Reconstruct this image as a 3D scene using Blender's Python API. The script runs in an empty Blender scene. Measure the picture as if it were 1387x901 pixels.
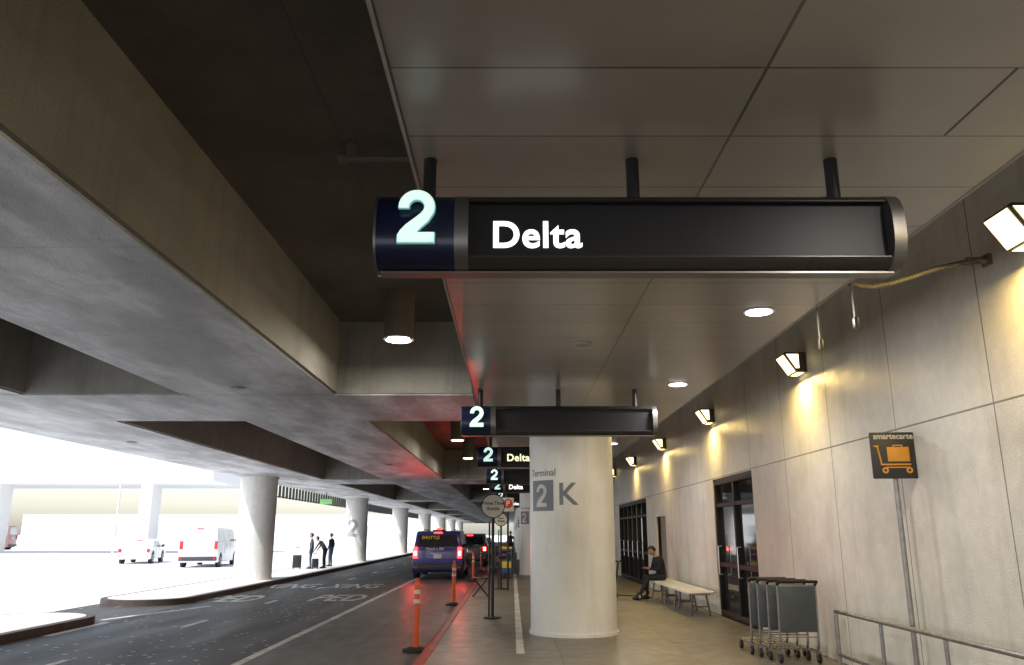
import bpy, bmesh, math, random
from mathutils import Vector, Matrix, Euler
random.seed(7)
S=bpy.context.scene
COL=S.collection
R=math.radians

# ---------------------------------------------------------------- materials
def new_mat(name):
    m=bpy.data.materials.new(name); m.use_nodes=True
    nt=m.node_tree; b=nt.nodes['Principled BSDF']
    return m,nt,b
def mth(nt,op,a,b=None,c=None):
    n=nt.nodes.new('ShaderNodeMath'); n.operation=op
    for i,v in enumerate((a,b,c)):
        if v is None: continue
        if isinstance(v,(int,float)): n.inputs[i].default_value=v
        else: nt.links.new(v,n.inputs[i])
    return n.outputs[0]
def noise(nt,vec,scale,detail=3,rough=.55):
    n=nt.nodes.new('ShaderNodeTexNoise'); n.inputs['Scale'].default_value=scale
    n.inputs['Detail'].default_value=detail; n.inputs['Roughness'].default_value=rough
    nt.links.new(vec,n.inputs['Vector']); return n.outputs['Fac']
def maprange(nt,v,a,b,c,d):
    n=nt.nodes.new('ShaderNodeMapRange')
    nt.links.new(v,n.inputs['Value'])
    for k,x in zip(('From Min','From Max','To Min','To Max'),(a,b,c,d)): n.inputs[k].default_value=x
    return n.outputs[0]
def simple(name,col,rough=.5,metal=0,var=.08,bump=.0,emit=None,es=1,nscale=6,coat=0,spec=.5,rv=0):
    m,nt,b=new_mat(name)
    tc=nt.nodes.new('ShaderNodeTexCoord')
    nf=noise(nt,tc.outputs['Object'],nscale,2)
    f=maprange(nt,nf,.3,.7,1-var,1+var)
    vm=nt.nodes.new('ShaderNodeVectorMath'); vm.operation='SCALE'
    vm.inputs[0].default_value=col[:3]; nt.links.new(f,vm.inputs['Scale'])
    nt.links.new(vm.outputs[0],b.inputs['Base Color'])
    b.inputs['Roughness'].default_value=rough
    b.inputs['Metallic'].default_value=metal
    b.inputs['Coat Weight'].default_value=coat
    b.inputs['Specular IOR Level'].default_value=spec
    if bump:
        n2=noise(nt,tc.outputs['Object'],nscale*8,2)
        bp=nt.nodes.new('ShaderNodeBump'); bp.inputs['Strength'].default_value=bump; bp.inputs['Distance'].default_value=.01
        nt.links.new(n2,bp.inputs['Height']); nt.links.new(bp.outputs[0],b.inputs['Normal'])
    if emit:
        b.inputs['Emission Color'].default_value=(*emit[:3],1); b.inputs['Emission Strength'].default_value=es
        m.cycles.emission_sampling='NONE'
    return m
def surface(name,col,rough=.7,joints=(),jdark=.45,cell=.0,var=.25,fine=.12,bump=.25,big=.5,stretch=(1,1,1),specks=0,spec=.5,stain=0,second=None,rv=.1):
    m,nt,b=new_mat(name)
    tc=nt.nodes.new('ShaderNodeTexCoord'); V=tc.outputs['Object']
    mp=nt.nodes.new('ShaderNodeMapping'); mp.inputs['Scale'].default_value=stretch
    nt.links.new(V,mp.inputs['Vector']); MV=mp.outputs[0]
    n1=noise(nt,MV,big,3,.6); n2=noise(nt,MV,big*7,3,.6); n3=noise(nt,V,60,1)
    f=maprange(nt,n1,.3,.7,1-var,1+var)
    f=mth(nt,'MULTIPLY',f,maprange(nt,n2,.3,.7,1-var*.5,1+var*.5))
    f=mth(nt,'MULTIPLY',f,maprange(nt,n3,.3,.7,1-fine,1+fine))
    sep=nt.nodes.new('ShaderNodeSeparateXYZ'); nt.links.new(V,sep.inputs[0])
    jm=None; cells=[]
    for ax,p,o,w in joints:
        x=mth(nt,'SUBTRACT',sep.outputs[ax],o)
        d=mth(nt,'PINGPONG',x,p/2)
        k=mth(nt,'LESS_THAN',d,w/2)
        jm=k if jm is None else mth(nt,'MAXIMUM',jm,k)
        cells.append((ax,mth(nt,'FLOOR',mth(nt,'DIVIDE',x,p))))
    if cell and cells:
        cx=nt.nodes.new('ShaderNodeCombineXYZ')
        for ax,c in cells: nt.links.new(c,cx.inputs[ax])
        wn=nt.nodes.new('ShaderNodeTexWhiteNoise'); nt.links.new(cx.outputs[0],wn.inputs['Vector'])
        f=mth(nt,'MULTIPLY',f,maprange(nt,wn.outputs['Value'],0,1,1-cell,1+cell))
    if stain:
        ms=nt.nodes.new('ShaderNodeMapping'); ms.inputs['Scale'].default_value=(2.5,2.5,.25)
        nt.links.new(V,ms.inputs['Vector'])
        ns=noise(nt,ms.outputs[0],1.5,3,.7)
        f=mth(nt,'MULTIPLY',f,maprange(nt,ns,.5,.8,1,1-stain))
    if specks:
        vo=nt.nodes.new('ShaderNodeTexVoronoi'); vo.inputs['Scale'].default_value=4.2; nt.links.new(V,vo.inputs['Vector'])
        sp=mth(nt,'LESS_THAN',vo.outputs['Distance'],.17)
        gate=mth(nt,'GREATER_THAN',noise(nt,V,.5,2),.47)
        sp=mth(nt,'MULTIPLY',sp,gate)
        f=mth(nt,'ADD',f,mth(nt,'MULTIPLY',sp,specks))
    if jm is not None:
        f=mth(nt,'MULTIPLY',f,maprange(nt,jm,0,1,1,jdark))
    vm=nt.nodes.new('ShaderNodeVectorMath'); vm.operation='SCALE'; nt.links.new(f,vm.inputs['Scale'])
    if second:
        mx=nt.nodes.new('ShaderNodeMix'); mx.data_type='RGBA'
        nt.links.new(maprange(nt,n1,.42,.6,0,1),mx.inputs[0])
        mx.inputs[6].default_value=(*col,1); mx.inputs[7].default_value=(*second,1)
        nt.links.new(mx.outputs[2],vm.inputs[0])
    else: vm.inputs[0].default_value=col
    nt.links.new(vm.outputs[0],b.inputs['Base Color'])
    if rv: nt.links.new(maprange(nt,n2,.3,.7,max(.05,rough-rv),min(1,rough+rv)),b.inputs['Roughness'])
    else: b.inputs['Roughness'].default_value=rough
    b.inputs['Specular IOR Level'].default_value=spec
    h=mth(nt,'MULTIPLY',n3,.8)
    if jm is not None: h=mth(nt,'SUBTRACT',h,mth(nt,'MULTIPLY',jm,1.5))
    if bump:
        bp=nt.nodes.new('ShaderNodeBump'); bp.inputs['Strength'].default_value=bump; bp.inputs['Distance'].default_value=.01
        nt.links.new(h,bp.inputs['Height']); nt.links.new(bp.outputs[0],b.inputs['Normal'])
    return m
M={}
M['ground']=surface('bright_concrete_ground',(.72,.725,.73),.8,var=.05,big=.1,bump=0)
M['asphalt']=surface('asphalt',(.060,.056,.051),.55,var=.3,fine=.35,bump=.5,big=.25,stretch=(1,.15,1),specks=7)
M['lane']=surface('worn_concrete_lane',(.12,.112,.098),.5,joints=[(1,4.6,1.0,.04),(0,1.33,-3.78,.02)],jdark=.5,cell=.08,var=.28,fine=.2,bump=.3,big=.5,stretch=(1,.3,1))
M['walk']=surface('sidewalk_concrete',(.165,.145,.12),.42,joints=[(0,1.77,-1.11,.018),(1,1.82,.4,.018)],jdark=.5,cell=.08,var=.26,fine=.15,bump=.2,big=.6)
M['island']=surface('island_concrete',(.6,.59,.57),.7,joints=[(1,2.5,0,.02)],jdark=.6,var=.12,big=.4)
M['wall']=surface('wall_plaster',(.74,.71,.63),.40,joints=[(1,1.82,6.86,.016),(2,2.7,0,.018)],jdark=.3,cell=.03,var=.12,fine=.06,bump=.45,big=1.1,stain=.16)
M['panel']=surface('ceiling_panels',(.28,.258,.225),.28,joints=[(0,1.66,1.12,.016),(1,.618,0,.013)],jdark=.32,cell=.13,var=.07,fine=.03,bump=.02,big=.5,spec=.6,rv=0)
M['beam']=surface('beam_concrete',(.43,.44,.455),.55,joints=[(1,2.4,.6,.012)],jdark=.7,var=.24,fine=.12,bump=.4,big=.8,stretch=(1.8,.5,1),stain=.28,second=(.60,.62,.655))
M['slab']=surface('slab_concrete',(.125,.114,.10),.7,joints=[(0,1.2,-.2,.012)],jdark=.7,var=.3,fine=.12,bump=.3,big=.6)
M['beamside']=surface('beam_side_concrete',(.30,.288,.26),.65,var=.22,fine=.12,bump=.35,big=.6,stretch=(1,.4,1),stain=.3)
M['column']=surface('column_paint',(.80,.785,.74),.38,var=.05,fine=.02,bump=.08,big=.9,stain=.14)
M['colsun']=surface('outer_column_paint',(.72,.71,.68),.5,var=.08,fine=.03,bump=.1,big=.9,stain=.2)
M['redcurb']=surface('red_curb_paint',(.30,.05,.04),.5,var=.35,fine=.25,bump=.3,big=2)
M['browncurb']=surface('worn_curb_paint',(.065,.045,.04),.6,var=.3,fine=.2,bump=.3,big=2)
M['white']=surface('road_marking_paint',(.56,.55,.52),.55,var=.28,fine=.3,bump=.3,big=3)
M['bldg']=surface('outside_building',(.82,.81,.80),.7,var=.03,big=.2,bump=0)
M['navy']=simple('navy_sign',(.008,.013,.045),.28,.3,var=.05,coat=.3)
M['signmetal']=simple('sign_metal',(.20,.19,.18),.36,.85,var=.04)
M['signface']=simple('sign_black_face',(.014,.014,.016),.45,var=.05,spec=.3)
M['signbody']=simple('sign_bronze_body',(.06,.055,.052),.36,.6,var=.04)
M['two']=simple('two_lit',(.7,.85,.8),.4,emit=(.70,.93,.86),es=.85)
M['twob']=simple('two_edge',(.3,.6,.55),.4,emit=(.16,.42,.36),es=.5)
M['litw']=simple('letters_lit',(.9,.9,.9),.4,emit=(1,1,.96),es=1.6)
M['lity']=simple('letters_lit_warm',(.9,.9,.6),.4,emit=(1,.98,.6),es=1.1)
M['black']=simple('black_metal',(.015,.015,.016),.4,.3)
M['rubber']=simple('black_rubber',(.02,.02,.02),.75)
M['grey']=simple('grey_graphic',(.19,.20,.23),.5)
M['greyf']=simple('faded_grey_graphic',(.33,.335,.35),.5)
M['greyl']=simple('pale_graphic',(.62,.61,.58),.5)
M['steel']=simple('galvanised_steel',(.32,.31,.30),.38,.9,var=.15,nscale=20)
M['trim']=simple('ceiling_trim_paint',(.34,.32,.29),.7,var=.1,spec=.1)
M['chrome']=simple('chrome',(.5,.5,.5),.22,1,var=.05)
M['frame']=simple('dark_door_frame',(.022,.022,.022),.5,.2,spec=.25)
M['glass']=simple('dark_glass',(.025,.026,.026),.05,0,var=.3,nscale=.8,spec=.8)
M['beige']=simple('beige_door',(.30,.27,.21),.5)
M['sconce']=simple('sconce_housing',(.10,.085,.07),.4,.5)
M['lens']=simple('sconce_lens',(1,.9,.7),.4,emit=(1,.82,.42),es=2.6)
M['lensd']=simple('downlight_lens',(1,.9,.9),.4,emit=(1,.92,.88),es=9)
M['cyl']=simple('cylinder_light_paint',(.18,.155,.125),.5)
M['orange']=simple('orange_plastic',(.66,.10,.03),.45,var=.1)
M['refl']=simple('reflective_band',(.6,.6,.58),.35)
M['cartpanel']=simple('cart_panel_grey',(.085,.095,.10),.45,var=.1)
M['signblk']=simple('cart_sign_black',(.028,.026,.025),.45)
M['sorange']=simple('cart_sign_orange',(.66,.29,.03),.5)
M['bench']=simple('bench_seat',(.60,.58,.54),.4,var=.1)
M['benchleg']=simple('bench_leg',(.20,.19,.18),.45,.5)
M['vanblue']=simple('van_blue_paint',(.045,.045,.26),.25,.1,var=.06,coat=.8)
M['carwhite']=simple('white_car_paint',(.8,.8,.8),.3,coat=.5,var=.03)
M['cargrey']=simple('grey_car_paint',(.12,.12,.13),.3,.4,coat=.6,var=.05)
M['carred']=simple('maroon_truck_paint',(.30,.16,.15),.4,coat=.3,var=.05)
M['cglass']=simple('car_glass',(.02,.022,.03),.06,var=.1,spec=.8)
M['pglass']=simple('pale_hazy_glass',(.42,.44,.46),.12,var=.1,spec=.8)
M['tail']=simple('tail_light_lit',(.8,.02,.02),.3,emit=(1,.03,.03),es=9)
M['tailhot']=simple('tail_light_core',(1,.5,.4),.3,emit=(1,.45,.38),es=9)
M['yellow']=simple('yellow_graphic',(.85,.62,.05),.5)
M['plate']=simple('licence_plate',(.7,.7,.72),.4)
M['bumper']=simple('bumper_plastic',(.04,.04,.05),.5)
M['boxblue']=simple('news_box_blue',(.05,.12,.35),.4)
M['redsign']=simple('sign_red',(.6,.03,.03),.4)
M['wsign']=simple('sign_cream',(.58,.55,.47),.5,var=.05)
M['skin']=simple('skin',(.42,.24,.16),.55,var=.05)
M['hair']=simple('black_hair',(.014,.011,.010),.6)
M['shirt']=simple('dark_hoodie',(.016,.017,.022),.85,bump=.3)
M['jacket']=simple('blue_grey_jacket',(.07,.08,.11),.85,bump=.3)
M['jean']=simple('dark_trousers',(.020,.021,.028),.85,bump=.3)
M['denim']=simple('blue_denim',(.05,.07,.12),.85,bump=.3)
M['shoe']=simple('dark_shoes',(.02,.02,.02),.5)
M['coat']=simple('brown_coat',(.10,.07,.055),.85)
M['luggage']=simple('luggage_shell',(.03,.03,.035),.4)
M['green']=simple('green_sign',(.12,.5,.10),.4,emit=(.25,.8,.2),es=.5)
M['eye']=simple('eye_dark',(.02,.015,.01),.3)
M['lip']=simple('lips',(.30,.11,.09),.5)
M['conduit']=simple('flex_conduit',(.10,.095,.085),.55,.2)
M['joint']=simple('panel_joint_sealant',(.07,.065,.06),.6)

# ---------------------------------------------------------------- builder
class B:
    def __init__(s,name): s.name=name; s.bm=bmesh.new(); s.mats=[]
    def mi(s,m):
        m=M[m]
        if m not in s.mats: s.mats.append(m)
        return s.mats.index(m)
    def add(s,bm2,mat,mx=None,recalc=True):
        if mx is not None: bmesh.ops.transform(bm2,matrix=mx,verts=bm2.verts)
        if recalc: bmesh.ops.recalc_face_normals(bm2,faces=bm2.faces)
        i=s.mi(mat)
        for f in bm2.faces: f.material_index=i; f.smooth=True
        me=bpy.data.meshes.new('t'); bm2.to_mesh(me); bm2.free()
        s.bm.from_mesh(me); bpy.data.meshes.remove(me)
    def box(s,c,d,mat,bevel=0,rot=None,seg=2):
        b=bmesh.new(); bmesh.ops.create_cube(b,size=1)
        bmesh.ops.scale(b,vec=d,verts=b.verts)
        if bevel: bmesh.ops.bevel(b,geom=b.edges[:],offset=bevel,segments=seg,affect='EDGES',profile=.5)
        mx=Matrix.Translation(c)
        if rot: mx=mx@Euler(rot).to_matrix().to_4x4()
        s.add(b,mat,mx)
    def bb(s,x0,x1,y0,y1,z0,z1,mat,bevel=0):
        s.box(((x0+x1)/2,(y0+y1)/2,(z0+z1)/2),(abs(x1-x0),abs(y1-y0),abs(z1-z0)),mat,bevel)
    def cyl(s,p0,p1,r0,mat,r1=None,seg=20,caps=True):
        p0=Vector(p0);p1=Vector(p1); r1=r0 if r1 is None else r1
        b=bmesh.new(); d=p1-p0
        bmesh.ops.create_cone(b,cap_ends=caps,segments=seg,radius1=r0,radius2=r1,depth=d.length)
        q=d.to_track_quat('Z','Y').to_matrix().to_4x4()
        s.add(b,mat,Matrix.Translation((p0+p1)/2)@q)
    def tube(s,pts,r,mat,seg=10):
        for a,c in zip(pts[:-1],pts[1:]): s.cyl(a,c,r,mat,seg=seg)
        for p in pts[1:-1]: s.sph(p,(r,r,r),mat,8,6)
    def sph(s,c,r,mat,u=16,v=10,rot=None):
        b=bmesh.new(); bmesh.ops.create_uvsphere(b,u_segments=u,v_segments=v,radius=1)
        bmesh.ops.scale(b,vec=r,verts=b.verts)
        mx=Matrix.Translation(c)
        if rot: mx=mx@Euler(rot).to_matrix().to_4x4()
        s.add(b,mat,mx)
    def prism(s,poly,axis,a,b_,mat,bevel=0,fn=None):
        b=bmesh.new()
        def P(u,v,t):
            if fn: return fn(u,v,t)
            return {'x':(t,u,v),'y':(u,t,v),'z':(u,v,t)}[axis]
        va=[b.verts.new(P(u,v,a)) for u,v in poly]; vb=[b.verts.new(P(u,v,b_)) for u,v in poly]
        b.faces.new(va); b.faces.new(vb[::-1])
        n=len(poly)
        for i in range(n): b.faces.new((va[i],va[(i+1)%n],vb[(i+1)%n],vb[i]))
        if bevel: bmesh.ops.bevel(b,geom=b.edges[:],offset=bevel,segments=3,affect='EDGES',profile=.5,clamp_overlap=True)
        s.add(b,mat)
    def quad(s,pts,mat,thick=0):
        b=bmesh.new(); b.faces.new([b.verts.new(p) for p in pts]); 
        s.add(b,mat,recalc=False)
    def _warp(s,b,mat,warp):
        x=-2
        while x<2:
            bmesh.ops.bisect_plane(b,geom=b.verts[:]+b.edges[:]+b.faces[:],plane_co=(x,0,0),plane_no=(1,0,0)); x+=.04
        for v in b.verts: v.co=warp(v.co)
        s.add(b,mat,recalc=False)
    def text(s,t,size,mat,mx,ext=.0,bold=0,align='CENTER',warp=None,sy=1,sx=1,space=1):
        cu=bpy.data.curves.new('t','FONT'); cu.body=t; cu.size=size; cu.extrude=ext; cu.offset=bold
        cu.align_x=align; cu.align_y='CENTER'; cu.space_character=space; cu.resolution_u=6
        o=bpy.data.objects.new('t',cu); COL.objects.link(o)
        dg=bpy.context.evaluated_depsgraph_get(); me=bpy.data.meshes.new_from_object(o.evaluated_get(dg))
        b=bmesh.new(); b.from_mesh(me); bpy.data.objects.remove(o); bpy.data.meshes.remove(me)
        bmesh.ops.scale(b,vec=(sx,sy,1),verts=b.verts)
        if warp: s._warp(b,mat,warp)
        else: s.add(b,mat,mx,recalc=False)
    def two(s,h,mat,mx=None,ext=0,grow=0,warp=None):
        """grotesque numeral 2, height h, centred at origin in XY plane"""
        cx,cy=.345,.685; ro,ri=.325+grow,.150-grow; g=grow
        p=[(cx+ro*math.cos(R(a)),cy+(ro-.01)*math.sin(R(a))) for a in range(184,-36,-10)]
        p+=[(.55+g,.40),(.44+g,.30),(.33+g,.175+g),(.67+g,.175+g),(.67+g,-g),(.01-g,-g),(.01-g,.13),(.06-g,.22),(.16,.33+g),(.30,.44+g),(.43-g,.545+g)]
        p+=[(cx+ri*math.cos(R(a)),cy+(ri-.0)*math.sin(R(a))) for a in range(-30,191,10)]
        p=[((x-.34)*h,(y-.5)*h) for x,y in p]
        b=bmesh.new()
        f=b.faces.new([b.verts.new((x,y,ext)) for x,y in p])
        if f.normal.z<0: f.normal_flip()
        if ext:
            r=bmesh.ops.extrude_face_region(b,geom=[f]); vs=[v for v in r['geom'] if isinstance(v,bmesh.types.BMVert)]
            bmesh.ops.translate(b,vec=(0,0,-2*ext),verts=vs)
        bmesh.ops.triangulate(b,faces=[f for f in b.faces if len(f.verts)>4])
        if ext: bmesh.ops.recalc_face_normals(b,faces=b.faces)
        if warp: s._warp(b,mat,warp)
        else: s.add(b,mat,mx,recalc=False)
    def build(s,loc=(0,0,0),rz=0,smooth=35,scale=1):
        me=bpy.data.meshes.new(s.name); s.bm.to_mesh(me); s.bm.free()
        for m in s.mats: me.materials.append(m)
        me.set_sharp_from_angle(angle=R(smooth))
        o=bpy.data.objects.new(s.name,me); o.location=loc; o.rotation_euler=(0,0,rz); o.scale=(scale,)*3; COL.objects.link(o)
        return o
def copy(o,loc,rz=None):
    n=bpy.data.objects.new(o.name.split('.')[0],o.data); n.location=loc
    n.rotation_euler=(0,0,o.rotation_euler.z if rz is None else rz); COL.objects.link(n); return n
TXF=Matrix.Rotation(R(90),4,'X')
def area(name,loc,direction,size,power,col,size_y=None,spread=180):
    l=bpy.data.lights.new(name,'AREA'); l.energy=power; l.color=col; l.spread=R(spread)
    if size_y: l.shape='RECTANGLE'; l.size=size; l.size_y=size_y
    else: l.shape='DISK'; l.size=size
    o=bpy.data.objects.new(name,l); o.location=loc
    o.rotation_euler=Vector(direction).to_track_quat('-Z','Y').to_euler(); COL.objects.link(o)
    return o

# ---------------------------------------------------------------- ground
Y0,Y1=-13,170
b=B('ground'); b.bb(-500,400,-400,700,-.6,-.17,'ground'); b.build()
b=B('road'); b.bb(-10.6,-3.78,Y0,Y1,-.168,-.15,'asphalt'); b.build()
b=B('parking_lane'); b.bb(-3.78,-1.26,Y0,Y1,-.168,-.148,'lane'); b.build()
b=B('sidewalk'); b.bb(-1.11,4.2,Y0,Y1,-.168,0,'walk'); b.build()
b=B('curb'); b.bb(-1.26,-1.11,Y0,Y1,-.168,.003,'redcurb',.015); b.build()
def island(y0,y1,noseLow,noseHigh):
    x0,x1=-10.6,-8.3
    r=(x1-x0)/2; cx=(x0+x1)/2
    def ring(off):
        p=[]
        rr=r-off
        if noseLow:
            for i in range(13): a=math.pi+math.pi*i/12; p.append((cx+rr*math.cos(a),y0+r+rr*1.0*math.sin(a)))
        else: p+= [(x0+off,y0),(x1-off,y0)]
        if noseHigh:
            for i in range(13): a=math.pi*i/12; p.append((cx+rr*math.cos(a),y1-r+rr*math.sin(a)))
        else: p+= [(x1-off,y1),(x0+off,y1)]
        return p
    b=B('traffic_island'); b.prism(ring(0),'z',-.168,-.004,'browncurb'); b.prism(ring(.16),'z',-.10,.0,'island'); b.build()
island(20.6,150,True,False); island(Y0,17.6,False,True)
b=B('lane_line'); b.bb(-3.85,-3.72,Y0,Y1,-.147,-.1445,'white'); b.build()
b=B('lane_dashes')
y=-10.6
while y<150:
    b.bb(-6.39,-6.27,y,y+(1.0 if 21.0<y<30.5 else 1.3),-.149,-.1455,'white')
    y+=5.35
b.build()
b=B('road_lettering')
for t,x,y,w in (('PED',-7.65,22.9,.82),('PED',-4.8,23.2,.82),('XING',-7.5,28.3,.72),('XING',-5.35,28.3,.72)):
    b.text(t,1.0,'white',Matrix.Translation((x,y,-.1435)),bold=.015,sy=3.0,sx=w)
b.build()
b=B('crosswalk_line'); b.bb(-8.25,-8.1,14.8,17,-.149,-.1455,'white'); b.box((-8.0,19.1,-.147),(.14,3.4,.003),'white',rot=(0,0,R(-18))); b.build()
b=B('sidewalk_line'); b.bb(.06,.17,11.6,34,.001,.005,'white'); b.build()

# ---------------------------------------------------------------- overhead deck
CH=3.58
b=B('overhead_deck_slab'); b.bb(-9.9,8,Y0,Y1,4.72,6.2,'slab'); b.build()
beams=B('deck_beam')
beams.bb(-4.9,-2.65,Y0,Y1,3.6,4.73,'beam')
beams.bb(-9.95,-7.3,Y0,Y1,3.602,6.6,'beam')
beams.build()
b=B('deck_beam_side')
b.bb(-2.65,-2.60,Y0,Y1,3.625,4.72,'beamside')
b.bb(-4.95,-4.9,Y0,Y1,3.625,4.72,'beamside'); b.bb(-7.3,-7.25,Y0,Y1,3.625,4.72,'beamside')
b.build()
b=B('cap_beam')
for k in range(-1,9):
    y=11.7+19.3*k
    b.bb(-9.94,-.58,y,y+2.8,3.595,4.725,'beam')
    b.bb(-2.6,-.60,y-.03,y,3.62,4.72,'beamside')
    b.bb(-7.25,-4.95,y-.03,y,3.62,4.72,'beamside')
b.build()
b=B('ceiling_panels'); b.bb(-.54,2.73,Y0,Y1,CH,CH+.06,'panel'); b.bb(2.214,2.226,3.095,3.70,CH-.002,CH,'joint'); b.bb(1.9,1.912,4.33,4.94,CH-.002,CH,'joint'); b.build()
b=B('ceiling_edge_trim'); b.bb(-.56,-.542,Y0,Y1,CH-.005,CH+.09,'trim'); b.bb(2.732,2.75,Y0,Y1,CH-.005,CH+.09,'trim'); b.build()
b=B('terminal_wall')
W0,W1=4.2,4.55
def wall(y0,y1,z0,z1): b.bb(W0,W1,y0,y1,z0,z1,'wall')
wall(Y0,14.1,-.1,4.7); wall(14.1,16.9,2.68,4.7); wall(16.9,22.3,-.1,4.7); wall(22.3,23.8,2.07,4.7)
wall(23.8,25.4,-.1,4.7); wall(25.4,32,2.68,4.7); wall(32,44,-.1,4.7); wall(44,50,2.68,4.7); wall(50,Y1,-.1,4.7)
b.build()
b=B('terminal_building'); b.bb(4.9,30,Y0,Y1,-.1,12,'bldg'); b.bb(4.5,4.95,Y0,Y1,4.75,6.2,'bldg'); b.build()
def glassdoor(y0,y1,n):
    b=B('glass_door'); t=.07; x=W0+.02; top=2.68
    b.bb(W0+.10,W0+.12,y0,y1,0,top,'glass')
    b.bb(x,x+.2,y0,y0+t,0,top,'frame',.005); b.bb(x,x+.2,y1-t,y1,0,top,'frame',.005)
    b.bb(x+.003,x+.2,y0+t,y1-t,top-.12,top,'frame',.005); b.bb(x+.003,x+.18,y0+t,y1-t,0,.12,'frame',.005)
    for i in range(1,n):
        y=y0+(y1-y0)*i/n; b.bb(x+.01,x+.16,y-.045,y+.045,.12,top-.12,'frame',.005)
    b.bb(x+.02,x+.15,y0+t,y1-t,2.12,2.19,'frame'); b.bb(x+.02,x+.15,y0+t,y1-t,.95,1.03,'frame')
    for i in range(n):
        y=y0+(y1-y0)*(i+.85)/n; b.cyl((x-.03,y,.8),(x-.03,y,1.35),.014,'chrome')
        b.box((x-.0,y,.8),(.07,.02,.02),'chrome'); b.box((x-.0,y,1.35),(.07,.02,.02),'chrome')
    b.build()
glassdoor(14.1,16.9,2); glassdoor(25.4,32,6); glassdoor(44,50,5)
b=B('service_door'); b.bb(W0+.12,W0+.18,22.3,23.8,0,2.07,'beige'); b.bb(W0+.05,W0+.2,22.3,22.36,0,2.07,'frame'); b.bb(W0+.05,W0+.2,23.74,23.8,0,2.07,'frame'); b.cyl((W0+.06,22.5,1),(W0+.12,22.5,1),.03,'chrome'); b.build()

# ---------------------------------------------------------------- columns
def column(x,y,r,mat,top,label=None,base=True):
    b=B('concrete_column')
    b.cyl((0,0,-.16),(0,0,top),r,mat,seg=72,caps=False)
    if base:
        b.cyl((0,0,0.0),(0,0,.05),r+.022,mat,seg=72); b.cyl((0,0,top-.06),(0,0,top-.002),r+.03,mat,seg=64)
    def warp(off,zc,e=.004):
        def f(c):
            a=(c.x+off)/r
            return Vector(((r+e)*math.sin(a),-(r+e)*math.cos(a),zc+c.y))
        return f
    if label=='K':
        bm=bmesh.new(); n=16; A=-.86/r; Z=-.36/r
        vs=[]
        for i in range(n+1):
            a=A+(Z-A)*i/n
            vs.append((bm.verts.new(((r+.003)*math.sin(a),-(r+.003)*math.cos(a),1.96)),bm.verts.new(((r+.003)*math.sin(a),-(r+.003)*math.cos(a),2.46))))
        for i in range(n): bm.faces.new((vs[i][0],vs[i+1][0],vs[i+1][1],vs[i][1]))
        b.add(bm,'grey',recalc=False)
        b.two(.37,'greyl',warp=warp(-.61,2.21,.007))
        b.text('K',.50,'grey',None,bold=.008,warp=warp(-.12,2.21))
        b.text('Terminal',.16,'grey',None,bold=.002,warp=warp(-.60,2.58))
    if label=='2':
        b.two(1.0,'greyf',warp=warp(-.1,1.9))
    b.build((x,y,0))
for i in range(8): column(1.03,14+19.3*i,.72,'column',CH,'K')
for i in range(-1,7): column(-9.27,29.6+19*i,.66,'colsun',3.6,'2' if i==1 else None)

# ---------------------------------------------------------------- hanging signs
K=.649
def hanging_sign(y,text,tm='litw',x0=-.70):
    b=B('hanging_terminal_sign')
    a,c=.25,.32
    def prof(k=1,n=48):
        p=[]
        for i in range(n):
            t=2*math.pi*i/n; cy=math.cos(t); sy=math.sin(t)
            p.append((k*a*math.copysign(abs(cy)**.8,cy),k*c*math.copysign(abs(sy)**.8,sy)))
        return p
    b.prism(prof(1),'x',0,.62,'navy'); b.prism(prof(1.02),'x',-.02,0.0,'signmetal')
    b.prism(prof(1.012),'x',.62,.73,'signmetal')
    full=prof(1,n=96)
    top=[p for p in full if p[1]>=.235 or (p[0]>0 and p[1]>=0)]
    bot=[p for p in full if p[1]<=-.235 or (p[0]>0 and p[1]<0)]
    top=sorted(top,key=lambda p: math.atan2(p[1],p[0])); bot=sorted(bot,key=lambda p: math.atan2(p[1],p[0]))
    poly=bot+top+[(-.10,.235),(-.10,-.235)]
    b.prism(poly,'x',.73,4.10,'signbody')
    b.bb(.73,4.10,-.112,-.102,-.228,.228,'signface')
    b.bb(.74,4.09,-.185,-.165,.232,.246,'black'); b.bb(.74,4.09,-.185,-.165,-.246,-.232,'signbody')
    b.prism(prof(1.012),'x',4.10,4.2,'signmetal')
    b.bb(0.02,4.15,-.07,.07,-.338,-.322,'signmetal')
    top_=(CH-3.135)/K
    for x in (.39,2.09,3.76):
        b.cyl((x,0,.28),(x,0,top_),.055,'black'); b.cyl((x,0,.30),(x,0,.325),.065,'black')
    b.two(.43,'two',Matrix.Translation((.325,-.31,.055))@TXF,ext=.010)
    b.two(.43,'twob',Matrix.Translation((.325,-.285,.055))@TXF,ext=.016,grow=.018)
    if text: b.text(text,.315,tm,Matrix.Translation((.91,-.118,-.04))@TXF,ext=.002,bold=.007,align='LEFT',space=1.06)
    b.build((x0,y,3.135),scale=K)
hanging_sign(3.98,'Delta'); hanging_sign(11.15,None); hanging_sign(16.6,'Delta','lity'); hanging_sign(22.4,None); hanging_sign(27.3,'Delta'); hanging_sign(35,None); hanging_sign(43,'Delta')

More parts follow.
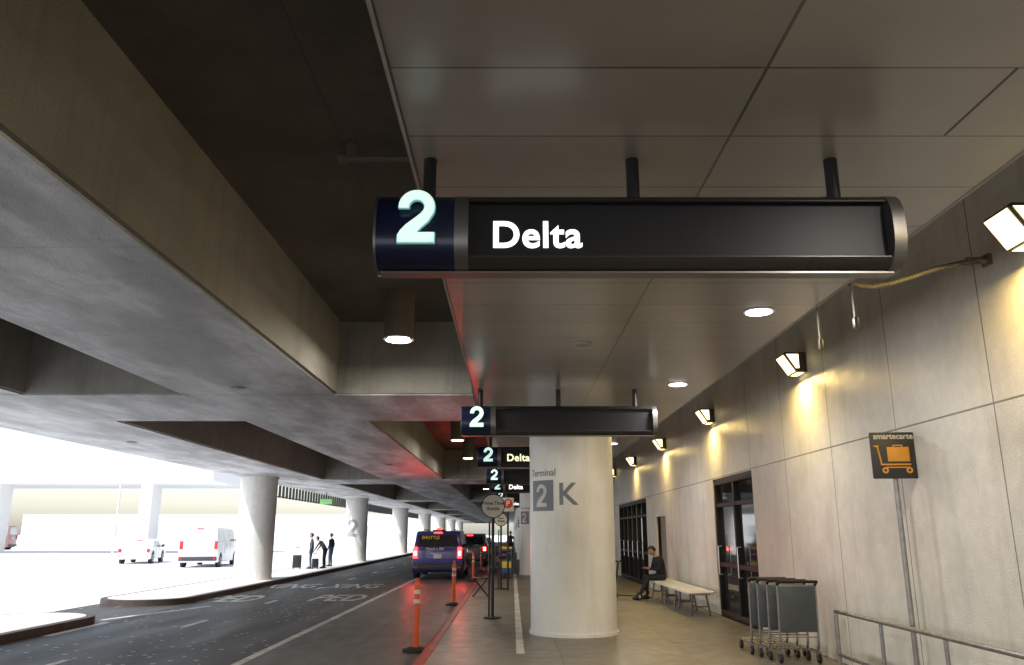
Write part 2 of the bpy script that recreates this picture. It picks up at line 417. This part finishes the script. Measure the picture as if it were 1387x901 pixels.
# ---------------------------------------------------------------- lamps
def sconce(y,on=True):
    b=B('wall_light')
    z=3.97
    prof=[(0,.14),(-.28,.15),(-.32,.12),(-.15,-.14),(0,-.14)]
    b.prism(prof,'y',-.17,.17,'sconce',.008)
    p0=Vector((-.313,0,.109)); p1=Vector((-.157,0,-.130))
    n=Vector((-.26,0,-.17)).normalized()
    o=n*.008
    b.quad([tuple(p0+o+Vector((0,-.158,0))),tuple(p0+o+Vector((0,.158,0))),tuple(p1+o+Vector((0,.158,0))),tuple(p1+o+Vector((0,-.158,0)))],'lens')
    b.quad([(-.285,-.1785,.115),(-.16,-.1785,-.09),(-.11,-.1785,-.09),(-.11,-.1785,.115)],'lens')
    b.quad([(-.14,-.14,-.1485),(-.14,.14,-.1485),(-.03,.14,-.1485),(-.03,-.14,-.1485)],'lens')
    b.build((4.2,y,z))
    if on:
        area('wall_light_lamp',(4.2-.25,y,z-.165),(-.30,0,-1),.16,42,(1,.70,.24),.30)
for i in range(-2,16):
    sconce(5.95+5.3*i,-2<i<5)
def downlight(x,y,p=45):
    b=B('recessed_downlight'); b.cyl((0,0,-.008),(0,0,.0),.14,'refl',seg=32); b.cyl((0,0,-.014),(0,0,-.0085),.118,'lensd',seg=32); b.build((x,y,CH-.001))
    if p: area('recessed_downlight_lamp',(x,y,CH-.025),(0,0,-1),.22,p,(1,.95,.90))
for y in (-1.2,2.45,7.03,10.7,18.1): downlight(2.27,y)
for y in (25.5,33,40.4,48): downlight(2.27,y,0)
def cyllight(x,y,p=45):
    b=B('ceiling_cylinder_light'); b.cyl((0,0,-.64),(0,0,0),.20,'cyl',seg=32,caps=False); b.cyl((0,0,-.60),(0,0,-.59),.198,'black',seg=32)
    b.cyl((0,0,-.65),(0,0,-.60),.165,'lensd',r1=.13,seg=32); b.cyl((0,0,-.64),(0,0,-.62),.20,'cyl',r1=.2,seg=32,caps=False); b.cyl((0,0,-.01),(0,0,-.003),.23,'cyl',seg=32)
    b.build((x,y,4.72))
    if p: area('ceiling_cylinder_lamp',(x,y,4.05),(0,0,-1),.26,p,(1,.92,.76))
for y in (10.2,21.9,27.3): cyllight(-1.5,y)
for y in (40.8,46.6,60,66): cyllight(-1.5,y,0)
for x,y in ((.73,5.84),(.76,8.3)):
    b=B('smoke_detector'); b.cyl((0,0,-.02),(0,0,0),.085,'trim',r1=.10); b.build((x,y,CH))
b=B('soffit_drain'); b.cyl((0,0,-.015),(0,0,0),.10,'black'); b.cyl((0,0,-.01),(0,0,.001),.13,'steel'); o=b.build((-3.9,11.1,3.6)); copy(o,(-3.7,24.0,3.6)); copy(o,(-8.6,18.0,3.6))
b=B('pipe_bracket'); b.cyl((-.36,0,-.12),(.6,0,-.12),.03,'cyl'); b.cyl((-.28,0,-.12),(-.28,0,0),.05,'cyl'); b.cyl((-.32,0,-.12),(-.38,0,-.12),.05,'cyl'); b.build((-1.05,6.0,4.72))
b=B('flexible_conduit')
pts=[(4.17,6.62,3.93),(3.95,6.6,3.90),(3.7,6.58,3.84),(3.45,6.55,3.75),(3.25,6.5,3.68),(3.05,6.45,3.63),(2.9,6.35,3.61),(2.76,6.3,3.63)]
b.tube(pts,.020,'conduit'); b.cyl((4.17,6.62,3.93),(4.0,6.62,3.93),.03,'steel'); b.box((4.18,6.62,3.93),(.04,.10,.10),'steel')
for i in range(len(pts)-1):
    for k in range(8):
        p=Vector(pts[i]).lerp(Vector(pts[i+1]),k/8); q=Vector(pts[i]).lerp(Vector(pts[i+1]),(k+.5)/8); b.cyl(p,q,.024,'conduit',seg=8)
b.build()
for y in (6.2,6.95):
    b=B('hanging_strap'); b.bb(-.007,.007,-.014,.014,-.33,0.03,'conduit'); b.box((0,0,-.33),(.035,.05,.09),'sconce',.006); b.build((2.78,y,CH))

# ---------------------------------------------------------------- street signs
def roundsign(x,y,r,h,t1,t2,red=False):
    b=B('shuttle_stop_sign')
    b.cyl((0,0,0),(0,0,h+r),.03,'black'); b.cyl((-.07,0.02,0),(-.07,.02,h-.3),.018,'black'); b.cyl((0,0,0),(0,0,.03),.17,'black')
    b.box((0,.0,.9),(.16,.06,.10),'black',.01)
    b.cyl((0,-.035,h),(0,-.05,h),r,'black',seg=40); b.cyl((0,-.051,h),(0,-.056,h),r-.02,'redsign' if red else 'wsign',seg=40)
    if t1:
        b.text(t1,r*.38,'black',Matrix.Translation((0,-.058,h+r*.22))@TXF,bold=.002); b.text(t2,r*.38,'black',Matrix.Translation((0,-.058,h-r*.22))@TXF,bold=.002)
    b.build((x,y,0))
roundsign(-.38,16.3,.24,2.13,'Prime Time','Shuttle'); roundsign(-.33,24.6,.2,2.0,'Super','Shuttle')
b=B('no_parking_sign'); b.cyl((0,0,0),(0,0,2.65),.03,'black'); b.box((0,-.04,2.42),(.34,.02,.4),'refl',.008)
b.cyl((0,-.052,2.45),(0,-.056,2.45),.14,'redsign',seg=32); b.text('P',.22,'refl',Matrix.Translation((0,-.058,2.45))@TXF,bold=.008); b.build((-.12,24.0,0))
b=B('luggage_cart_sign')
b.cyl((0,0,0),(0,0,2.62),.026,'steel'); b.cyl((0,0,0),(0,0,.02),.09,'steel')
b.box((0,-.045,2.39),(.47,.03,.48),'signblk',.012); 
b.text('smartecarte',.082,'wsign',Matrix.Translation((0,-.063,2.585))@TXF,bold=.002)
q=-.0635
b.box((.035,q,2.40),(.22,.006,.15),'sorange',.002); b.box((.035,q,2.492),(.09,.006,.012),'sorange'); b.box((-.008,q,2.482),(.012,.006,.03),'sorange'); b.box((.078,q,2.482),(.012,.006,.03),'sorange')
b.box((.0,q,2.295),(.30,.006,.016),'sorange'); b.box((-.155,q,2.39),(.014,.006,.2),'sorange',rot=(0,R(-8),0)); b.box((-.18,q,2.485),(.05,.006,.014),'sorange')
b.box((.02,q,2.265),(.24,.006,.012),'sorange'); 
for x in (-.11,.13):
    b.cyl((x,q-.003,2.235),(x,q+.003,2.235),.032,'sorange',seg=24); b.cyl((x,q-.005,2.235),(x,q+.003,2.235),.014,'signblk',seg=16)
b.build((4.0,8.4,0),R(-6))
b=B('cart_rail')
b.tube([(3.9,10.1,.2),(3.9,10.1,.69),(3.9,3.2,.69)],.024,'steel'); b.tube([(3.9,10.1,.2),(3.9,3.2,.2)],.022,'steel')
for y in (10.1,8.9,7.6,6.3,5.0,3.7): b.cyl((3.9,y,0),(3.9,y,.69),.02,'steel'); b.cyl((3.9,y,0),(3.9,y,.015),.06,'steel')
b.bb(3.55,3.62,3.2,10.3,.0,.06,'steel',.01)
b.build()
b=B('luggage_cart')
for sx in (-.24,.24):
    b.tube([(sx,.62,.13),(sx,.0,.15),(sx,-.05,.22),(sx*1.0,-.10,.96)],.015,'steel')
    b.tube([(sx,-.10,.96),(sx,-.17,1.0)],.02,'black')
    for yy in (-.02,.58):
        b.cyl((sx-.018,yy,.065),(sx+.018,yy,.065),.062,'rubber',seg=20); b.cyl((sx-.02,yy,.065),(sx+.02,yy,.065),.025,'steel',seg=12)
        b.box((sx,yy,.12),(.045,.05,.05),'steel')
b.tube([(-.24,-.17,1.0),(.24,-.17,1.0)],.02,'black')
b.box((0,-.085,.66),(.47,.022,.56),'cartpanel',.01,rot=(R(4),0,0))
b.box((0,-.10,.945),(.46,.012,.03),'steel',.004)
b.cyl((-.24,-.06,.32),(.24,-.06,.32),.008,'steel',seg=8)
for x in (-.16,-.08,0,.08,.16): b.cyl((x,-.02,.155),(x,.62,.135),.006,'steel',seg=8)
b.cyl((-.24,.62,.13),(.24,.62,.13),.014,'steel'); b.cyl((-.24,.3,.14),(.24,.3,.14),.010,'steel')
b.tube([(-.22,-.05,.86),(-.20,.12,.84),(.20,.12,.84),(.22,-.05,.86)],.007,'steel')
o=b.build((3.66,10.8,0),R(-3))
for i in range(1,4): copy(o,(3.66-.05*i,10.8+.25*i,0),R(-3+random.uniform(-3,3)))
b=B('wall_bench')
def seatseg(y0,y1):
    prof=[(-.26,.0),(-.24,.035),(.20,.035),(.26,.06),(.28,.045),(.22,.0)]
    b.prism([(x,z+.42) for x,z in prof],'y',y0,y1,'bench',.006)
    for y in (y0+.18,y1-.18):
        b.tube([(-.2,y,.0),(-.13,y,.42)],.02,'benchleg'); b.tube([(.2,y,.0),(.13,y,.42)],.02,'benchleg'); b.tube([(-.17,y,.18),(.17,y,.18)],.014,'benchleg')
        b.bb(-.2,.2,y-.03,y+.03,.395,.42,'benchleg')
seatseg(-2.4,-.85); seatseg(-.80,.75); seatseg(.8,2.4)
b.build((3.76,18.95,0))
b=B('delineator_post')
b.cyl((0,0,0),(0,0,.04),.20,'rubber',seg=28); b.cyl((0,0,.04),(0,0,.07),.17,'rubber',r1=.10,seg=28)
b.cyl((0,0,.06),(0,0,.97),.052,'orange',r1=.045,seg=24); b.cyl((0,0,.97),(0,0,1.03),.045,'orange',r1=.022,seg=24)
b.cyl((0,0,1.02),(0,0,1.07),.03,'orange',r1=.034,seg=16)
for z in (.70,.84): b.cyl((0,0,z),(0,0,z+.06),.0525,'refl',seg=24,caps=False)
o=b.build((-1.47,12.9,-.146)); copy(o,(-1.46,20.9,-.146)); copy(o,(-1.45,31,-.146)); copy(o,(-1.45,39,-.146)); copy(o,(-1.45,47,-.146))
b=B('folding_stool')
b.box((0,0,.46),(.44,.34,.03),'black',.01)
for sy in (-.14,.14):
    b.tube([(-.2,sy,.0),(.18,sy,.45)],.014,'black'); b.tube([(.2,sy,.0),(-.18,sy,.45)],.014,'black')
b.cyl((-.2,-.14,.02),(-.2,.14,.02),.012,'black'); b.cyl((.2,-.14,.02),(.2,.14,.02),.012,'black')
b.build((-.82,21.8,0))
b=B('newspaper_box')
b.box((0,0,.62),(.46,.40,.86),'boxblue',.02); b.box((0,-.205,.82),(.36,.015,.32),'cglass',.004); b.box((0,-.207,.48),(.38,.012,.22),'yellow',.004)
b.prism([(-.22,1.05),(.2,1.05),(.2,1.12),(-.16,1.12)],'x',-.23,.23,'yellow',.01)
b.box((0,-.225,.64),(.2,.03,.025),'chrome',.004); b.box((0,0,.1),(.14,.14,.2),'black'); b.box((0,0,.02),(.42,.38,.04),'black',.008)
o=b.build((-.22,30.5,0)); copy(o,(-.5,37,0))
b=B('hanging_louvre')
y=31.5
b.bb(-10.0,-9.96,31.5,95,3.1,3.14,'black')
while y<95:
    b.bb(-10.05,-9.95,y,y+.06,3.08,3.6,'black'); y+=.55
b.build()
b=B('exit_sign'); b.box((0,0,0),(.6,.1,.25),'green',.01); b.cyl((0,0,.12),(0,0,.45),.02,'black'); b.text('EXIT',.18,'refl',Matrix.Translation((0,-.056,0))@TXF,bold=.004); b.build((-9.4,41,3.15))

# ---------------------------------------------------------------- vehicles
def vehicle(name,paint,L=4.9,W=1.95,belt=1.05,H=1.8,hood=1.0,rs=.14,fs=.75,tum=.16,loc=(0,0,0),rz=0,lit=False,trunk=0,van=False,wr=.34,letters=False,glass='cglass'):
    b=B(name); hw=W/2
    low=[(0,.42),(-.0,belt-.03),(.02,belt),(L-hood,belt+.0),(L-.25,belt-.16),(L-.03,belt-.38),(L,.45),(L-.1,.26),(.12,.26)]
    if trunk: low=[(0,.42),(.0,belt-.12),(.06,belt-.04),(trunk,belt),(L-hood,belt),(L-.25,belt-.16),(L-.03,belt-.38),(L,.45),(L-.1,.26),(.12,.26)]
    b.prism(low,'x',-hw,hw,paint,.05)
    r0=trunk if trunk else .02; r1=r0+rs; f0=L-hood; f1=f0-fs
    def hx(z): return hw-.03-(z-belt)*tum
    up=[(r0,belt-.04),(r1,H-.02),(r1+.25,H+.03),((r1+f1)/2,H+.05),(f1-.1,H+.02),(f1,H-.02),(f0,belt-.04)]
    b.prism(up,'x',-1,1,paint,.035,fn=lambda u,v,t:(t*hx(v),u,v))
    def lerp(a,c,t): return a+(c-a)*t
    def rearpt(t,s,o):
        y=lerp(r0,r1,t); z=lerp(belt-.04,H-.02,t); n=Vector((0,-(H-belt),(r1-r0)*1.0)).normalized()*o
        return (s*(hx(z)-.13)+0,y+n.y,z+n.z)
    b.quad([rearpt(.18,-1,.008),rearpt(.18,1,.008),rearpt(.86,1,.008),rearpt(.86,-1,.008)],glass)
    def frpt(t,s,o):
        y=lerp(f0,f1,t); z=lerp(belt-.04,H-.02,t); n=Vector((0,(H-belt),(f0-f1))).normalized()*o
        return (s*(hx(z)-.10),y+n.y,z+n.z)
    b.quad([frpt(.10,1,.008),frpt(.10,-1,.008),frpt(.9,-1,.008),frpt(.9,1,.008)],glass)
    cuts=[0,.34,.68,1]
    for s in (-1,1):
        for i in range(3):
            def pt(u,t):
                z=lerp(belt+.04,H-.09,t); tt=(z-(belt-.04))/(H-.02-(belt-.04))
                ya=lerp(r0,r1,tt)+.16; yb=lerp(f0,f1,tt)-.10
                return (s*(hx(z)+.006),lerp(ya,yb,u),z)
            a,c=cuts[i]+.012,cuts[i+1]-.012
            q=[pt(a,0),pt(c,0),pt(c,1),pt(a,1)]
            if s<0: q=q[::-1]
            b.quad(q,glass)
        for u in (.34,.66):
            y=lerp(r0+.1,f0,u); b.box((s*(hw+.002),y,belt-.32),(.008,.012,.6),'bumper')
            b.box((s*(hw+.012),y+.12,belt-.12),(.03,.14,.03),paint,.008)
        b.box((s*(hw+.09),f0-.35,belt+.10),(.20,.10,.16),'bumper',.03)
        for yy in (.85,L-.95):
            b.cyl((s*(hw-.20),yy,wr),(s*(hw+.012),yy,wr),wr,'rubber',seg=32); b.cyl((s*(hw+.005),yy,wr),(s*(hw+.02),yy,wr),wr*.62,'chrome',seg=20)
            b.cyl((s*(hw-.1),yy,wr+.02),(s*(hw+.004),yy,wr+.02),wr+.07,'bumper',seg=32)
            for k in range(5):
                a=k*2*math.pi/5; b.box((s*(hw+.02),yy+math.cos(a)*wr*.33,wr+math.sin(a)*wr*.33),(.012,.06,wr*.5),'bumper',rot=(a+math.pi/2,0,0))
    b.box((0,-.03,.46),(W-.06,.16,.22),'bumper' if van else paint,.04)
    b.box((0,-.02,belt-.28 if van else belt-.3),(.32,.02,.16),'plate',.004)
    b.box((0,-.01,belt-.17),(.5,.02,.03),'chrome',.004)
    tl='tail' if lit else 'redsign'
    for s in (-1,1):
        b.box((s*(hw-.11),-.02,belt-.14),(.17,.07,.42 if van else .22),tl,.02)
        if lit: b.box((s*(hw-.11),-.06,belt-.16),(.10,.02,.16),'tailhot',.008)
        b.box((s*(hw-.13),-.115,.46),(.14,.01,.05),'redsign')
    b.box((0,r1-.03,H-.03),(.34,.05,.045),tl,.01)
    for s in (-1,1): b.box((s*(hw-.24),L-.03,belt-.36),(.36,.12,.17),'refl',.03)
    b.box((0,L-.02,belt-.42),(.9,.08,.18),'bumper',.02); b.box((0,L+.0,.42),(W-.08,.16,.24),'bumper',.04)
    b.box((0,0.0,belt-.55),(W-.3,.012,.01),'bumper')
    if letters:
        b.box((0,r1+.35,H+.11),(.22,.12,.10),'tail',.03); b.box((0,r1+.35,H+.06),(.5,.16,.05),'black',.01)
        b.text('SHUTTLE',.17,'yellow',Matrix.Translation((-.28,-.0,H-.22))@Matrix.Rotation(R(78),4,'X'),bold=.004,ext=.003)
        b.text('Need a lift?',.16,'plate',Matrix.Translation((-.1,-.012,belt-.0))@TXF,bold=.002,ext=.003)
        for x in (-.6,.6): b.cyl((x,r1+.5,H+.08),(x,f1-.4,H+.08),.02,'black')
    return b.build(loc,rz)
vehicle('shuttle_van','vanblue',L=5.0,W=1.96,belt=1.15,H=1.80,hood=.8,rs=.16,fs=.8,loc=(-2.93,32.4,-.147),lit=True,van=True,letters=True)
for x in (-.87,.87): area('tail_lamp',(-2.93+x,32.28,.86),(.10,-1,.30),.16,11,(1,.03,.02),.35,spread=80)
vehicle('suv','cargrey',L=4.7,W=1.85,belt=1.08,H=1.68,hood=1.2,rs=.3,loc=(-2.3,44.5,-.147),lit=True)
vehicle('sedan','cargrey',L=4.6,W=1.8,belt=.92,H=1.4,hood=1.2,rs=.5,trunk=.7,loc=(-7.6,75,-.149),lit=True)
vehicle('sedan','carwhite',L=4.6,W=1.8,belt=.92,H=1.4,hood=1.2,rs=.5,trunk=.7,loc=(-2.4,60,-.147))
vehicle('white_van','carwhite',L=5.6,W=2.0,belt=1.30,H=2.05,hood=.7,rs=.08,fs=.6,loc=(-16.7,43.8,-.17),rz=R(8),van=True,glass='pglass')
vehicle('white_sedan','carwhite',L=4.6,W=1.8,belt=.92,H=1.38,hood=1.2,rs=.5,trunk=.7,loc=(-22.5,49,-.17),rz=R(12),glass='pglass')
vehicle('maroon_truck','carred',L=5,W=2.2,belt=1.5,H=2.6,hood=.8,rs=.08,fs=.6,loc=(-56,92,-.17),rz=R(100),van=True,wr=.45,glass='pglass')

# ---------------------------------------------------------------- outside structures
b=B('elevated_road'); 
b.bb(-150,-26,70,82,6.0,7.3,'bldg'); b.bb(-150,-26,69.8,70.0,7.2,8.2,'bldg')
for x in range(-146,-26,14): b.bb(x,x+1.1,74,76,-.1,6.0,'bldg')
b.build()
b=B('low_terminal_building'); b.bb(-90,-14,0,20,-.1,5,'bldg')
for i in range(16): b.bb(-88+i*4.6,-85.5+i*4.6,-.05,.02,1,3,'pglass')
b.build((0,150,0))
b=B('street_lamp'); b.cyl((0,0,0),(0,0,9),.10,'refl',r1=.06); b.tube([(0,0,9),(1.2,0,9.3)],.04,'refl'); b.box((1.5,0,9.28),(.7,.25,.12),'refl',.04); o=b.build((-32,66,-.17)); copy(o,(-20,110,-.17))

# ---------------------------------------------------------------- people
def person(name,J,loc,rz,top='shirt',leg='jean',head_tilt=0,s=1.0,hairlong=False):
    names=['pelvis','waist','chest','neckb','neck','shL','elL','wrL','hdL','shR','elR','wrR','hdR','hipL','knL','anL','toL','hipR','knR','anR','toR']
    rad=dict(pelvis=.135,waist=.125,chest=.145,neckb=.075,neck=.052,shL=.066,elL=.047,wrL=.031,hdL=.034,shR=.066,elR=.047,wrR=.031,hdR=.034,
             hipL=.098,knL=.064,anL=.046,toL=.036,hipR=.098,knR=.064,anR=.046,toR=.036)
    E=[('pelvis','waist'),('waist','chest'),('chest','neckb'),('neckb','neck'),('chest','shL'),('shL','elL'),('elL','wrL'),('wrL','hdL'),('chest','shR'),('shR','elR'),('elR','wrR'),('wrR','hdR'),
       ('pelvis','hipL'),('hipL','knL'),('knL','anL'),('anL','toL'),('pelvis','hipR'),('hipR','knR'),('knR','anR'),('anR','toR')]
    P=[Vector(J[n]) for n in names]; rr=[rad[n] for n in names]
    idx={n:i for i,n in enumerate(names)}; ed=[(idx[a],idx[c]) for a,c in E]
    def split(a,c,t,r):
        i=len(P); P.append(P[idx[a]].lerp(P[idx[c]],t)); rr.append(r)
        ed.remove((idx[a],idx[c])); ed.append((idx[a],i)); ed.append((i,idx[c]))
    for q in 'LR':
        split('hip'+q,'kn'+q,.45,.083); split('kn'+q,'an'+q,.35,.060); split('sh'+q,'el'+q,.45,.054); split('el'+q,'wr'+q,.35,.043)
    me=bpy.data.meshes.new('s'); me.from_pydata([tuple(p) for p in P],ed,[]); o=bpy.data.objects.new('s',me); COL.objects.link(o)
    md=o.modifiers.new('Skin','SKIN'); md.use_smooth_shade=True
    for i,v in enumerate(me.skin_vertices[0].data): v.radius=(rr[i],rr[i]); v.use_root=(i==0)
    sb=o.modifiers.new('S','SUBSURF'); sb.levels=2; sb.render_levels=2
    dg=bpy.context.evaluated_depsgraph_get(); m2=bpy.data.meshes.new_from_object(o.evaluated_get(dg))
    bpy.data.objects.remove(o); bpy.data.meshes.remove(me)
    b=B(name)
    mi={k:b.mi(k) for k in (top,leg,'skin','shoe')}
    seg=[(Vector(J[a]),Vector(J[c]),c) for a,c in E]
    def near(co):
        best=None;bd=9
        for a,c,n in seg:
            d=c-a; t=max(0,min(1,(co-a).dot(d)/max(d.length_squared,1e-6))); e=(co-(a+d*t)).length
            if e<bd: bd=e;best=n
        return best
    t=bmesh.new(); t.from_mesh(m2); bpy.data.meshes.remove(m2)
    for f in t.faces:
        n=near(f.calc_center_median()); f.smooth=True
        f.material_index=mi['skin'] if n in('neck','hdL','hdR') else mi['shoe'] if n in('toL','toR') else mi[leg] if n in('hipL','hipR','knL','knR','anL','anR') else mi[top]
    me=bpy.data.meshes.new('t'); t.to_mesh(me); t.free(); b.bm.from_mesh(me); bpy.data.meshes.remove(me)
    for q,sg in (('L',-1),('R',1)):
        w=Vector(J['wr'+q]); h=Vector(J['hd'+q]); d=(h-w).normalized(); side=d.cross(Vector((0,0,1)));
        if side.length<.2: side=d.cross(Vector((0,1,0)))
        side.normalize(); cu=side.cross(d)*-1
        if cu.z>0: cu=-cu
        for k,(o_,ln) in enumerate(((-.027,.06),(-.009,.075),(.009,.07),(.026,.055))):
            p=h+side*o_+d*.01; b.tube([p,p+d*ln*.5+cu*.008,p+d*ln*.85+cu*.035],.0085,'skin',6)
        p=w+d*.035+side*.03*sg; b.tube([p,p+side*.025*sg+d*.03,p+side*.02*sg+d*.055+cu*.01],.010,'skin',6)
    for q in 'LR':
        a=Vector(J['an'+q]); c=Vector(J['to'+q]); d=(c-a); d.z=0; ang=math.atan2(d.y,d.x)
        b.sph((a+c)/2+Vector((0,0,-.035)),(.145,.052,.045),'shoe',16,8,rot=(0,0,ang))
    n=Vector(J['neck'])
    hm=Matrix.Translation(n)@Euler((head_tilt,0,0)).to_matrix().to_4x4()
    bm=bmesh.new(); bmesh.ops.create_uvsphere(bm,u_segments=24,v_segments=18,radius=1)
    for v in bm.verts:
        x,y,z=v.co; k=1-.30*max(0,-z)**1.5*(1 if y<.2 else .6)
        v.co=(x*.078*k,y*.097*(1-.12*max(0,-z) if y>0 else k),z*.118)
    HM=hm@Matrix.Translation((0,.025,.10))
    b.add(bm,'skin',HM)
    def el(c,r,mat,u=10,v=8):
        t=bmesh.new(); bmesh.ops.create_uvsphere(t,u_segments=u,v_segments=v,radius=1); bmesh.ops.scale(t,vec=r,verts=t.verts); b.add(t,mat,HM@Matrix.Translation(c))
    el((0,.100,-.018),(.013,.022,.026),'skin'); 
    for q in (-1,1):
        el((q*.030,.084,.006),(.013,.008,.008),'plate'); el((q*.030,.091,.006),(.006,.004,.006),'eye'); el((q*.031,.088,.026),(.017,.006,.004),'hair'); el((q*.080,.0,-.008),(.010,.018,.028),'skin')
    el((0,.088,-.060),(.024,.008,.007),'lip')
    bm=bmesh.new(); bmesh.ops.create_uvsphere(bm,u_segments=24,v_segments=16,radius=1)
    dl=[v for v in bm.verts if (v.co.y>.45 and v.co.z<.45) or v.co.z<(-.35 if not hairlong else -.95) or (v.co.y>.1 and v.co.z<.05)]
    bmesh.ops.delete(bm,geom=dl,context='VERTS')
    for v in bm.verts: v.co=(v.co.x*.088,v.co.y*.107-.004,v.co.z*.128+.004)
    b.add(bm,'hair',HM,recalc=False)
    return b.build(loc,rz,80,scale=s)
sit=dict(pelvis=(0,0,.56),waist=(0,.04,.70),chest=(0,.10,.90),neckb=(0,.16,1.03),neck=(0,.19,1.09),
 shL=(-.17,.11,.98),elL=(-.21,.17,.72),wrL=(-.09,.38,.74),hdL=(-.05,.45,.76),shR=(.17,.11,.98),elR=(.21,.18,.72),wrR=(.09,.38,.74),hdR=(.05,.45,.76),
 hipL=(-.09,.03,.53),knL=(-.14,.44,.52),anL=(-.15,.70,.11),toL=(-.16,.84,.05),hipR=(.09,.03,.53),knR=(.13,.44,.53),anR=(.12,.36,.10),toR=(.13,.50,.05))
person('seated_man',sit,(3.80,20.95,0),R(104),head_tilt=R(-25))
b=B('mobile_phone'); b.box((0,0,0),(.075,.15,.01),'black',.004); b.build((3.33,20.85,.775),R(104))
st=dict(pelvis=(0,0,.96),waist=(0,0,1.10),chest=(0,0,1.30),neckb=(0,0,1.45),neck=(0,.01,1.53),
 shL=(-.18,0,1.38),elL=(-.24,-.02,1.10),wrL=(-.24,.08,.87),hdL=(-.24,.11,.79),shR=(.18,0,1.38),elR=(.24,-.02,1.10),wrR=(.24,.08,.87),hdR=(.24,.11,.79),
 hipL=(-.09,0,.91),knL=(-.11,.03,.50),anL=(-.12,0,.10),toL=(-.14,.13,.045),hipR=(.09,0,.91),knR=(.10,.05,.50),anR=(.12,.02,.10),toR=(.15,.15,.045))
lean=dict(st); lean.update(waist=(0,.08,1.09),chest=(0,.22,1.26),neckb=(0,.34,1.36),neck=(0,.39,1.41),shL=(-.18,.24,1.33),elL=(-.2,.40,1.08),wrL=(-.18,.52,.92),hdL=(-.17,.56,.86),shR=(.18,.24,1.33),elR=(.2,.40,1.08),wrR=(.18,.52,.92),hdR=(.17,.56,.86))
person('standing_traveller',st,(-9.4,38.6,0),R(100),'jacket','denim',s=.92)
person('leaning_traveller',lean,(-8.9,39.2,0),R(80),'coat','jean',head_tilt=R(-20),s=.9)
person('standing_traveller',st,(-9.1,41.4,0),R(70),'shirt','denim',s=.92)
person('walking_pedestrian',st,(-.1,58,0),R(0),'coat','jean')
def suitcase(x,y,rz=0,s=1,z=0):
    b=B('suitcase'); b.box((0,0,.36*s),(.42*s,.26*s,.60*s),'luggage',.04*s)
    for sx in (-.1,.1): b.cyl((sx*s,.1*s,.64*s),(sx*s,.1*s,1.0*s),.01,'chrome')
    b.cyl((-.12*s,.1*s,1.0*s),(.12*s,.1*s,1.0*s),.016,'black')
    for sx in (-.16,.16):
        for sy in (-.09,.09): b.cyl((sx*s-.015,sy*s,.035),(sx*s+.015,sy*s,.035),.035,'rubber')
    for k in (-.12,-.04,.04,.12): b.box((k*s,-.133*s,.36*s),(.02,.01,.5*s),'black',.003)
    b.build((x,y,z),rz)
suitcase(-9.95,38.2,.2,.95); suitcase(-10.35,35.0,.1,.8); suitcase(-9.15,38.4,.4,.7)
b=B('kick_scooter')
b.box((0,.15,.10),(.11,.52,.03),'black',.01)
for y in (-.2,.47): b.cyl((-.02,y,.085),(.02,y,.085),.085,'rubber',seg=24); b.cyl((-.022,y,.085),(.022,y,.085),.04,'chrome',seg=16)
b.tube([(0,.40,.12),(0,.46,.2),(0,.34,.92)],.022,'black'); b.tube([(-.2,.33,.92),(.2,.33,.92)],.016,'black'); b.tube([(-.2,.33,.92),(-.11,.33,.92)],.022,'rubber'); b.tube([(.2,.33,.92),(.11,.33,.92)],.022,'rubber')
b.box((0,-.2,.18),(.06,.16,.02),'black',.006)
b.build((2.98,20.7,0),R(60))

# ---------------------------------------------------------------- world, sun, camera
w=bpy.data.worlds.new('World'); S.world=w; w.use_nodes=True; nt=w.node_tree
sk=nt.nodes.new('ShaderNodeTexSky'); sk.sky_type='NISHITA'; sk.sun_disc=False
sk.dust_density=1.5; sk.air_density=1.2; sk.ozone_density=1.0
sv=Vector((-.36,-.50,.79)).normalized()
sk.sun_elevation=math.asin(sv.z); sk.sun_rotation=math.atan2(sv.x,sv.y)
hs=nt.nodes.new('ShaderNodeHueSaturation'); hs.inputs['Saturation'].default_value=.6; hs.inputs['Value'].default_value=1.7
nt.links.new(sk.outputs[0],hs.inputs['Color'])
nt.links.new(hs.outputs[0],nt.nodes['Background'].inputs[0]); nt.nodes['Background'].inputs[1].default_value=.15
l=bpy.data.lights.new('sun','SUN'); l.energy=5; l.angle=R(.5); l.color=(1,.985,.96)
o=bpy.data.objects.new('sun',l); o.rotation_euler=(-sv).to_track_quat('-Z','Y').to_euler(); o.location=(-30,-30,60); COL.objects.link(o)
cam=bpy.data.cameras.new('camera'); cam.lens=27.9; cam.sensor_width=36; cam.clip_end=2000; cam.clip_start=.05
co=bpy.data.objects.new('camera',cam); co.location=(0,0,1.6); co.rotation_euler=(R(90+14.2),0,0); COL.objects.link(co); S.camera=co
S.view_settings.view_transform='Standard'; S.view_settings.look='None'; S.view_settings.exposure=0
